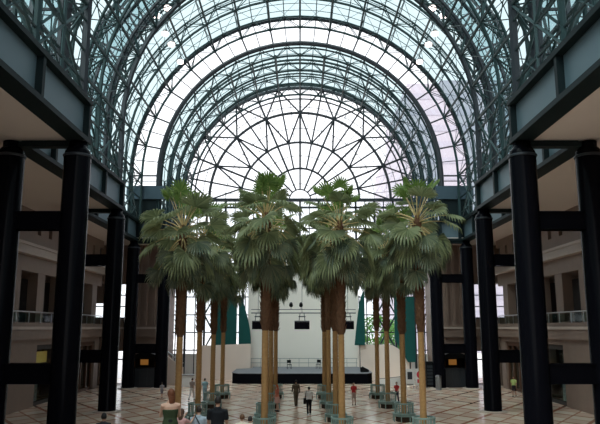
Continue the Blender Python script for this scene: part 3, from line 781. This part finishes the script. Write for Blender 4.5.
def person(loc, rz, h, label, shirt, pants, hair, sk=0, stride=.3, arms=((.15, .25), (-.15, .25)), sleeve='short', legs='long', long_hair=False, lean=0., turn=0., shoe=(.03, .03, .03), female=False, child_=False):
    """arms: (swing forward, elbow bend) for left (-x) and right (+x), radians; figure faces +y"""
    e = empty('person', loc, label, 'person', None, rz); k = h/1.75
    hd = 1.12 if child_ else 1.0
    sw = (.175 if female else .20)
    S_ = lambda x, y, z: V((x*k, y*k, z*k))
    def up(x, y, z): return S_(x, y+math.sin(lean)*(z-.95), .95+(z-.95)*math.cos(lean))
    B = MB()
    # torso
    tor = [up(0, 0, .90), up(0, 0, 1.0), up(0, .01, 1.12), up(0, .01, 1.27), up(0, -.005, 1.38), up(0, -.01, 1.45)]
    tr = [.155, .165, .135 if female else .15, .165, .17, .10]; tf = [.68, .7, .68, .66, .58, .6]
    limb(B, tor, [r*k for r in tr], 14, tf, (1, 0, 0))
    limb(B, [up(0, -.01, 1.44), up(0, .0, 1.52), up(0, .015, 1.58)], [.062*k, .054*k, .055*k], 10)
    hc = up(0, .03, 1.635); ct, stn = math.cos(turn), math.sin(turn)
    def hp(x, y, z): return hc + V(((x*ct-y*stn)*k*hd, (x*stn+y*ct)*k*hd, z*k*hd))
    def headfn(p):
        q = p.copy()
        if q.z < 0: q.x *= 1-.28*q.z*q.z; q.y = q.y*(1-.12*q.z*q.z) + (.10*-q.z if q.y > 0 else .05*q.z)
        return q
    Hm = MB(); Hm.ell((0, 0, 0), (.076, .096, .118), 18, 14, fn=headfn)
    Hm.ell((0, .098, -.022), (.012, .02, .022), 8, 6)                       # nose
    for s in (-1, 1): Hm.ell((s*.078, -.005, -.012), (.009, .02, .03), 8, 6)   # ears
    B.add([hp(*v) for v in Hm.v], Hm.f)
    hipz = .92
    ankle, knees, hips, wrists, elb, sho = {}, {}, {}, {}, {}, {}
    for s in (-1, 1):
        st_ = stride*s
        hip = S_(s*.09, 0, hipz)
        a1 = st_; kb = max(0, -st_)*.7+.04
        knee = hip + V((0, math.sin(a1), -math.cos(a1)))*.44*k
        ank = knee + V((0, math.sin(a1-kb), -math.cos(a1-kb)))*.40*k
        hips[s], knees[s], ankle[s] = hip, knee, ank
    low = min(a.z for a in ankle.values()); dz = .08*k-low
    for s in (-1, 1):
        knees[s].z += dz*.5; ankle[s].z += dz if ankle[s].z+dz < .25*k else 0
        limb(B, [hips[s], (hips[s]+knees[s])/2, knees[s], (knees[s]*.65+ankle[s]*.35), ankle[s]], [.088*k, .074*k, .055*k, .056*k, .038*k], 12)
        limb(B, [ankle[s]+V((0, -.03*k, -.03*k)), ankle[s]+V((0, .12*k, -.045*k))], [.04*k, .03*k], 8)
        S0 = up(s*sw, -.01, 1.40); f, b = arms[0 if s < 0 else 1]; sp = .13
        d1 = V((s*math.sin(sp), math.sin(f)*math.cos(sp), -math.cos(f)*math.cos(sp)))
        E = S0 + d1*.29*k
        d2 = V((s*math.sin(sp)*.3*(1 if b < .8 else -1.2), math.sin(f+b), -math.cos(f+b))).normalized()
        W = E + d2*.25*k
        sho[s], elb[s], wrists[s] = S0, E, W
        limb(B, [up(s*.1, -.01, 1.41), S0, (S0+E)/2, E, E*.6+W*.4, W], [.055*k, .058*k, .046*k, .038*k, .037*k, .025*k], 10)
        # hand: palm, four fingers and a thumb
        side = V((s, 0, 0)); side = (side-d2*side.dot(d2)).normalized(); fw = side.cross(d2)*s
        pc = W+d2*.05*k
        limb(B, [W, pc, W+d2*.09*k], [.026*k, .038*k, .038*k], 8, .5, fw)
        cu = -side
        for j, (o_, ln) in enumerate(((-.028, .062), (-.009, .072), (.010, .068), (.028, .052))):
            b0 = W+d2*.085*k+fw*o_*-k; b1 = b0+(d2*.9+cu*.25).normalized()*ln*.55*k; b2 = b1+(d2*.6+cu*.8).normalized()*ln*.5*k
            limb(B, [b0, b1, b2], [.0095*k, .009*k, .0075*k], 6)
        t0 = W+d2*.035*k+fw*.028*k; limb(B, [t0, t0+(d2*.6+fw*.7).normalized()*.04*k, t0+(d2*.95+fw*.5).normalized()*.07*k], [.012*k, .0105*k, .008*k], 6)
    remeshed(B, 'body', SK[sk], e, .0095 if h > 1.3 else .008, 3)
    # clothes
    T = MB(); T_t = tor[1:5]+[up(0, -.01, 1.43)]
    if sleeve == 'none': T_t[-2:] = [up(0, 0, 1.31), up(0, 0, 1.335)]
    limb(T, [up(0, 0, .93)]+T_t, [r*k for r in (.178, .182, .152 if female else .166, .182, .186, .12)], 14, [.7, .72, .7, .69, .62, .62], (1, 0, 0))
    if sleeve != 'none':
        for s in (-1, 1):
            q = [up(s*.1, -.01, 1.405), sho[s], (sho[s]+elb[s])/2]; rr = [.065, .072, .064]
            if sleeve == 'short': q += [sho[s]*.38+elb[s]*.62]; rr += [.064]
            else: q += [elb[s], elb[s]*.15+wrists[s]*.85]; rr += [.052, .042]
            limb(T, q, [r*k for r in rr], 12)
    remeshed(T, 'shirt', cloth('shirt_cloth', shirt), e, .013, 3)
    Q = MB()
    limb(Q, [up(0, 0, 1.03), up(0, 0, .96), S_(0, 0, .88)], [.168*k, .178*k, .165*k], 14, .74, (1, 0, 0))
    if legs == 'skirt':
        Q.tube([S_(0, 0, .95), S_(0, 0, .75), S_(0, 0, .55)], [.175*k, .21*k, .24*k], 16, flat=.85, ref=(1, 0, 0))
    else:
        for s in (-1, 1):
            q = [hips[s], (hips[s]+knees[s])/2]; rr = [.102, .09]
            if legs == 'long': q += [knees[s], knees[s]*.5+ankle[s]*.5, ankle[s]+V((0, 0, .02*k))]; rr += [.074, .068, .062]
            else: q += [hips[s]*.15+knees[s]*.85]; rr += [.088]
            limb(Q, q, [r*k for r in rr], 12)
    remeshed(Q, 'skirt' if legs == 'skirt' else 'trousers', cloth('trouser_cloth', pants), e, .013, 3)
    for s in (-1, 1):
        F = MB(); limb(F, [ankle[s]+V((0, -.045*k, -.04*k)), ankle[s]+V((0, .06*k, -.045*k)), ankle[s]+V((0, .15*k, -.055*k))], [.05*k, .046*k, .036*k], 10)
        zz = min(v[2] for v in F.v); 
        F.build('shoe', cloth('shoe_leather', shoe), e, True)
    # hair
    G = MB(); G.ell((0, -.012, .018), (.086, .103, .118), 18, 12, cut=lambda p: p.y > .25 and p.z < .42 or p.z < -.55)
    if long_hair: limb(G, [V((0, -.05, .03)), V((0, -.08, -.08)), V((0, -.09, -.17)), V((0, -.08, -.24))], [.085, .08, .07, .04], 10, .5, (1, 0, 0))
    G2 = MB(); G2.add([hp(*v) for v in G.v], G.f)
    ho = G2.build('hair', mat('hair_strands', hair, .6, 0, .3, .3, 30), e, True)
    so = ho.modifiers.new('t', 'SOLIDIFY'); so.thickness = .008*k
    for s in (-1, 1):
        MB().add([hp(*v) for v in MB().ell((s*.03, .087, .008), (.012, .008, .007), 8, 6).v], MB().ell((0, 0, 0), (1, 1, 1), 8, 6).f).build('eye', M['black'], e)
    MB().add([hp(*v) for v in MB().ell((0, .09, -.062), (.022, .008, .006), 8, 6).v], MB().ell((0, 0, 0), (1, 1, 1), 8, 6).f).build('mouth', M['red'], e)
    return e, wrists
def at(e, rz, p): return (e.location.x+p.x*math.cos(rz)-p.y*math.sin(rz), e.location.y+p.x*math.sin(rz)+p.y*math.cos(rz), e.location.z+p.z)

# on the stairs in the foreground (seen from behind)
stz = lambda y: 3.8-(int((y-11)/.5)+1)*1.9/11
person((-2.80, 14.6, stz(14.6)), .25, 1.66, 'woman with long reddish blonde hair in a dark green tank top standing on the stairs', (.035, .05, .025), (.012, .012, .014), (.13, .042, .018), 0, .05, ((.5, 1.2), (.5, 1.3)), 'none', 'skirt', True, .05, .3, female=True)
person((-2.10, 17.2, 1.9), .02, 1.76, 'man in a black T-shirt with short dark hair seen from behind', (.012, .013, .016), (.05, .05, .07), (.02, .014, .012), 1, .05, ((.25, .5), (.1, .2)), 'short', 'long', False, .03)
e, w = person((-2.88, 19.2, 1.9-2*1.9/11), .1, 1.63, 'man in a pale blue-grey shirt with a dark shoulder strap', (.36, .42, .48), (.08, .08, .1), (.03, .02, .016), 0, .05, ((.3, .9), (.3, .9)), 'short', 'long', False, .08)
# strap and bag on that man
be = empty('messenger_bag', (-2.88, 19.2, 1.9-2*1.9/11), 'dark messenger bag slung over the pale blue-grey shirt', 'bag', None, .1)
MB().tube([(-.16, .03, 1.36), (-.10, -.05, 1.40), (-.02, -.125, 1.28), (.10, -.135, 1.05), (.2, -.08, .92)], .022, 6, flat=.4).build('strap', M['dark_steel'], be)
MB().box((.24, -.05, .78), (.1, .3, .26)).build('pouch', M['dark_steel'], be)
person((-3.32, 18.9, 1.9-1*1.9/11), -.5, 1.42, 'child in a pink top with brown hair raising both hands on the stairs', (.62, .34, .33), (.12, .14, .22), (.09, .045, .03), 0, .05, ((1.3, 1.0), (1.2, 1.1)), 'short', 'long', True, 0, .2, female=True, child_=True)
person((-1.54, 18.0, 1.9), .1, 1.22, 'small child in a cream shirt with light brown hair at the bottom edge', (.7, .6, .5), (.1, .1, .15), (.13, .06, .03), 0, .05, ((.2, .4), (.2, .4)), 'short', 'short', False, 0, .2, child_=True)
person((-1.33, 18.1, 1.9), 0, 1.15, 'smallest child in a white shirt with dark hair at the bottom edge', (.78, .72, .70), (.2, .1, .1), (.03, .02, .018), 0, .05, ((.2, .4), (.2, .4)), 'short', 'short', False, 0, -.3, child_=True)
person((-5.05, 17.4, 1.9), .1, 1.32, 'dark haired child beside the base of the middle left black column', (.03, .03, .035), (.04, .04, .05), (.010, .008, .008), 1, .05, ((.1, .3), (.1, .3)), 'short', 'long', False, 0, 0, child_=True)
# on the court floor
person((-.28, 47.2, 0), .15, 1.78, 'man in brown camouflage clothes walking away towards the stage', (.10, .075, .05), (.085, .065, .045), (.02, .015, .012), 1, .28, ((.3, .3), (-.3, .2)), 'long')
e, w = person((.57, 42.5, 0), .05, 1.72, 'man in a white shirt and black trousers with a bag at centre', (.66, .62, .60), (.010, .010, .012), (.02, .015, .012), 1, .2, ((.1, .1), (.15, .7)), 'short', shoe=(.6, .6, .6))
be = empty('shoulder_bag', (.57, 42.5, 0), 'black shoulder bag at the hip of the white-shirted man', 'bag', None, .05)
MB().box((-.27, -.02, .86), (.16, .34, .34)).build('pouch', M['black'], be)
MB().tube([(-.27, -.13, 1.02), (-.23, -.13, 1.25), (-.16, -.03, 1.475), (-.2, .12, 1.27), (-.27, .12, 1.02)], .014, 5).build('strap', M['black'], be)
person((3.84, 47.9, 0), 2.9, 1.55, 'person in a red top standing right of the centre palms', (.42, .03, .03), (.40, .28, .24), (.03, .02, .018), 0, .1, ((.2, .5), (.2, .5)), 'short', 'short', female=True)
person((-1.5, 44.3, 0), 1.2, 1.70, 'woman with orange red hair in a coral dress beside the inner left palms', (.62, .20, .13), (.66, .38, .33), (.45, .09, .02), 0, .1, ((.2, .6), (.2, .6)), 'short', 'skirt', True, female=True)
person((-10.8, 52.5, 0), .6, 1.18, 'small child in grey alone on the floor at left', (.30, .29, .32), (.2, .19, .22), (.06, .04, .03), 0, .15, ((.2, .2), (-.2, .2)), 'short', 'short', child_=True)
person((-7.25, 51.1, 0), .3, 1.60, 'person in a light blue shirt by the farthest left palms', (.30, .50, .58), (.28, .40, .46), (.02, .015, .012), 0, .1, ((.2, .5), (.2, .5)), 'short', 'long')
person((-8.2, 51.0, 0), -.4, 1.62, 'person in white trousers walking left of the palms', (.28, .22, .2), (.72, .70, .70), (.05, .03, .02), 0, .3, ((.4, .3), (-.4, .3)), 'short', 'long')
person((17.1, 53.6, 0), 2.6, 1.58, 'person in a yellow-green top and dark shorts near the right wall', (.45, .55, .20), (.03, .025, .03), (.03, .02, .015), 1, .18, ((.2, .3), (-.2, .3)), 'short', 'short')
person((16.6, 57.6, 0), 1.6, 1.6, 'person in a pale shirt in shadow between the right columns', (.42, .40, .40), (.06, .05, .06), (.03, .02, .015), 0, .18, ((.2, .3), (-.2, .3)), 'short', 'long')
person((7.15, 49.6, 0), 2.4, 1.45, 'person in a red shirt among the outer right benches', (.5, .05, .05), (.05, .05, .07), (.03, .02, .015), 0, .1, ((.3, .6), (.3, .6)), 'short', 'long')

# ------------------------------------------------------------------ outside
def tower(x0, x1, y0, y1, h, m_, label, w=4.):
    e = empty('tower', ((x0+x1)/2, (y0+y1)/2, -.2), label, 'tower', 'towers outside the glass hall')
    X, Y = (x1-x0)/2, (y1-y0)/2
    MB().b2(-X, X, -Y, Y, 0, h).build('wall', m_, e)
    m = MB(); z = 4
    while z < h-3:
        m.b2(-X-.08, X+.08, -Y-.08, Y+.08, z, z+1.5); z += 4
    m.build('window_bands', M['tower_band'] if m_ is M['tower'] else M['steel'], e)
    MB().b2(-X*.6, X*.6, -Y*.6, Y*.6, h, h+4).build('roof_box', m_, e)
tower(26, 75, 150, 190, 64, M['tower'], 'pale lavender office tower seen through the glazed step at right')
tower(26.5, 42, 195, 225, 57, M['tower'], 'lower pale tower seen through the right edge of the fan window')
tower(-95, -48, 30, 80, 120, M['tower2'], 'blue-grey tower seen through the vault at upper left')
tower(50, 100, 10, 60, 110, M['tower'], 'large stone tower beyond the vault at upper right')
def tree(x, y, h, label):
    e = empty('outdoor_tree', (x, y, -.2), label, 'tree', 'trees outside the glass wall')
    MB().tube([(0, 0, 0), (.1, 0, h*.5), (0, .1, h*.8)], [.18, .14, .06], 8).build('trunk', M['sheath'], e)
    rg = random.Random(int(x*10)); m = MB()
    for i in range(900):
        a, b = rg.uniform(0, 6.28), math.acos(rg.uniform(-1, 1)); r = h*.32*rg.uniform(.6, 1)
        c = V((r*math.sin(b)*math.cos(a), r*math.sin(b)*math.sin(a), h*.68+r*math.cos(b)*.9))
        u = V((rg.uniform(-1, 1), rg.uniform(-1, 1), rg.uniform(-1, 1))).normalized(); w = u.orthogonal().normalized()
        m.add([c-u*.22, c+w*.12, c+u*.22, c-w*.12], [(0, 1, 2, 3)])
    m.build('foliage', M['outleaf'], e)
tree(9.5, 82, 7.5, 'green tree outside the glass right of the stage')
tree(12.8, 86, 7.0, 'green tree outside the glass behind the far right teal sail')

# ------------------------------------------------------------------ light
W = bpy.data.worlds.new('overcast_sky'); bpy.context.scene.world = W; W.use_nodes = True
nt = W.node_tree; bg = nt.nodes['Background']
tc = nt.nodes.new('ShaderNodeTexCoord'); sp = nt.nodes.new('ShaderNodeSeparateXYZ'); rp = nt.nodes.new('ShaderNodeValToRGB')
mp = nt.nodes.new('ShaderNodeMapRange'); mp.inputs['From Min'].default_value = -1; mp.inputs['From Max'].default_value = 1
nt.links.new(tc.outputs['Generated'], sp.inputs[0]); nt.links.new(sp.outputs['X'], mp.inputs['Value']); nt.links.new(mp.outputs['Result'], rp.inputs['Fac'])
rp.color_ramp.elements[0].color = (1.08, 1.08, 1.1, 1); rp.color_ramp.elements[1].color = (.90, .90, .94, 1)
nt.links.new(rp.outputs['Color'], bg.inputs['Color']); bg.inputs['Strength'].default_value = 1.8

sun = bpy.data.lights.new('hazy_sun', 'SUN'); sun.energy = 6.5; sun.angle = math.radians(50); sun.color = (1, .97, .93)
so = bpy.data.objects.new('hazy_sun', sun); C.objects.link(so); so.rotation_euler = V((-.32, -.45, .83)).to_track_quat('Z', 'Y').to_euler()

# ------------------------------------------------------------------ camera
cam = bpy.data.cameras.new('camera'); co = bpy.data.objects.new('camera', cam); C.objects.link(co)
co.location = (0, 0, H); co.rotation_euler = (math.radians(90+10.1), 0, 0)
cam.sensor_width = 36; cam.lens = 650/600*36; cam.clip_end = 1000; cam.clip_start = .1
sc = bpy.context.scene; sc.camera = co
sc.view_settings.view_transform = 'Standard'; sc.view_settings.look = 'None'; sc.view_settings.exposure = 0; sc.view_settings.gamma = 1
sc.view_settings.use_curve_mapping = False
sc.cycles.transparent_max_bounces = 24; sc.cycles.max_bounces = 8; sc.cycles.diffuse_bounces = 5
sc.cycles.use_denoising = True
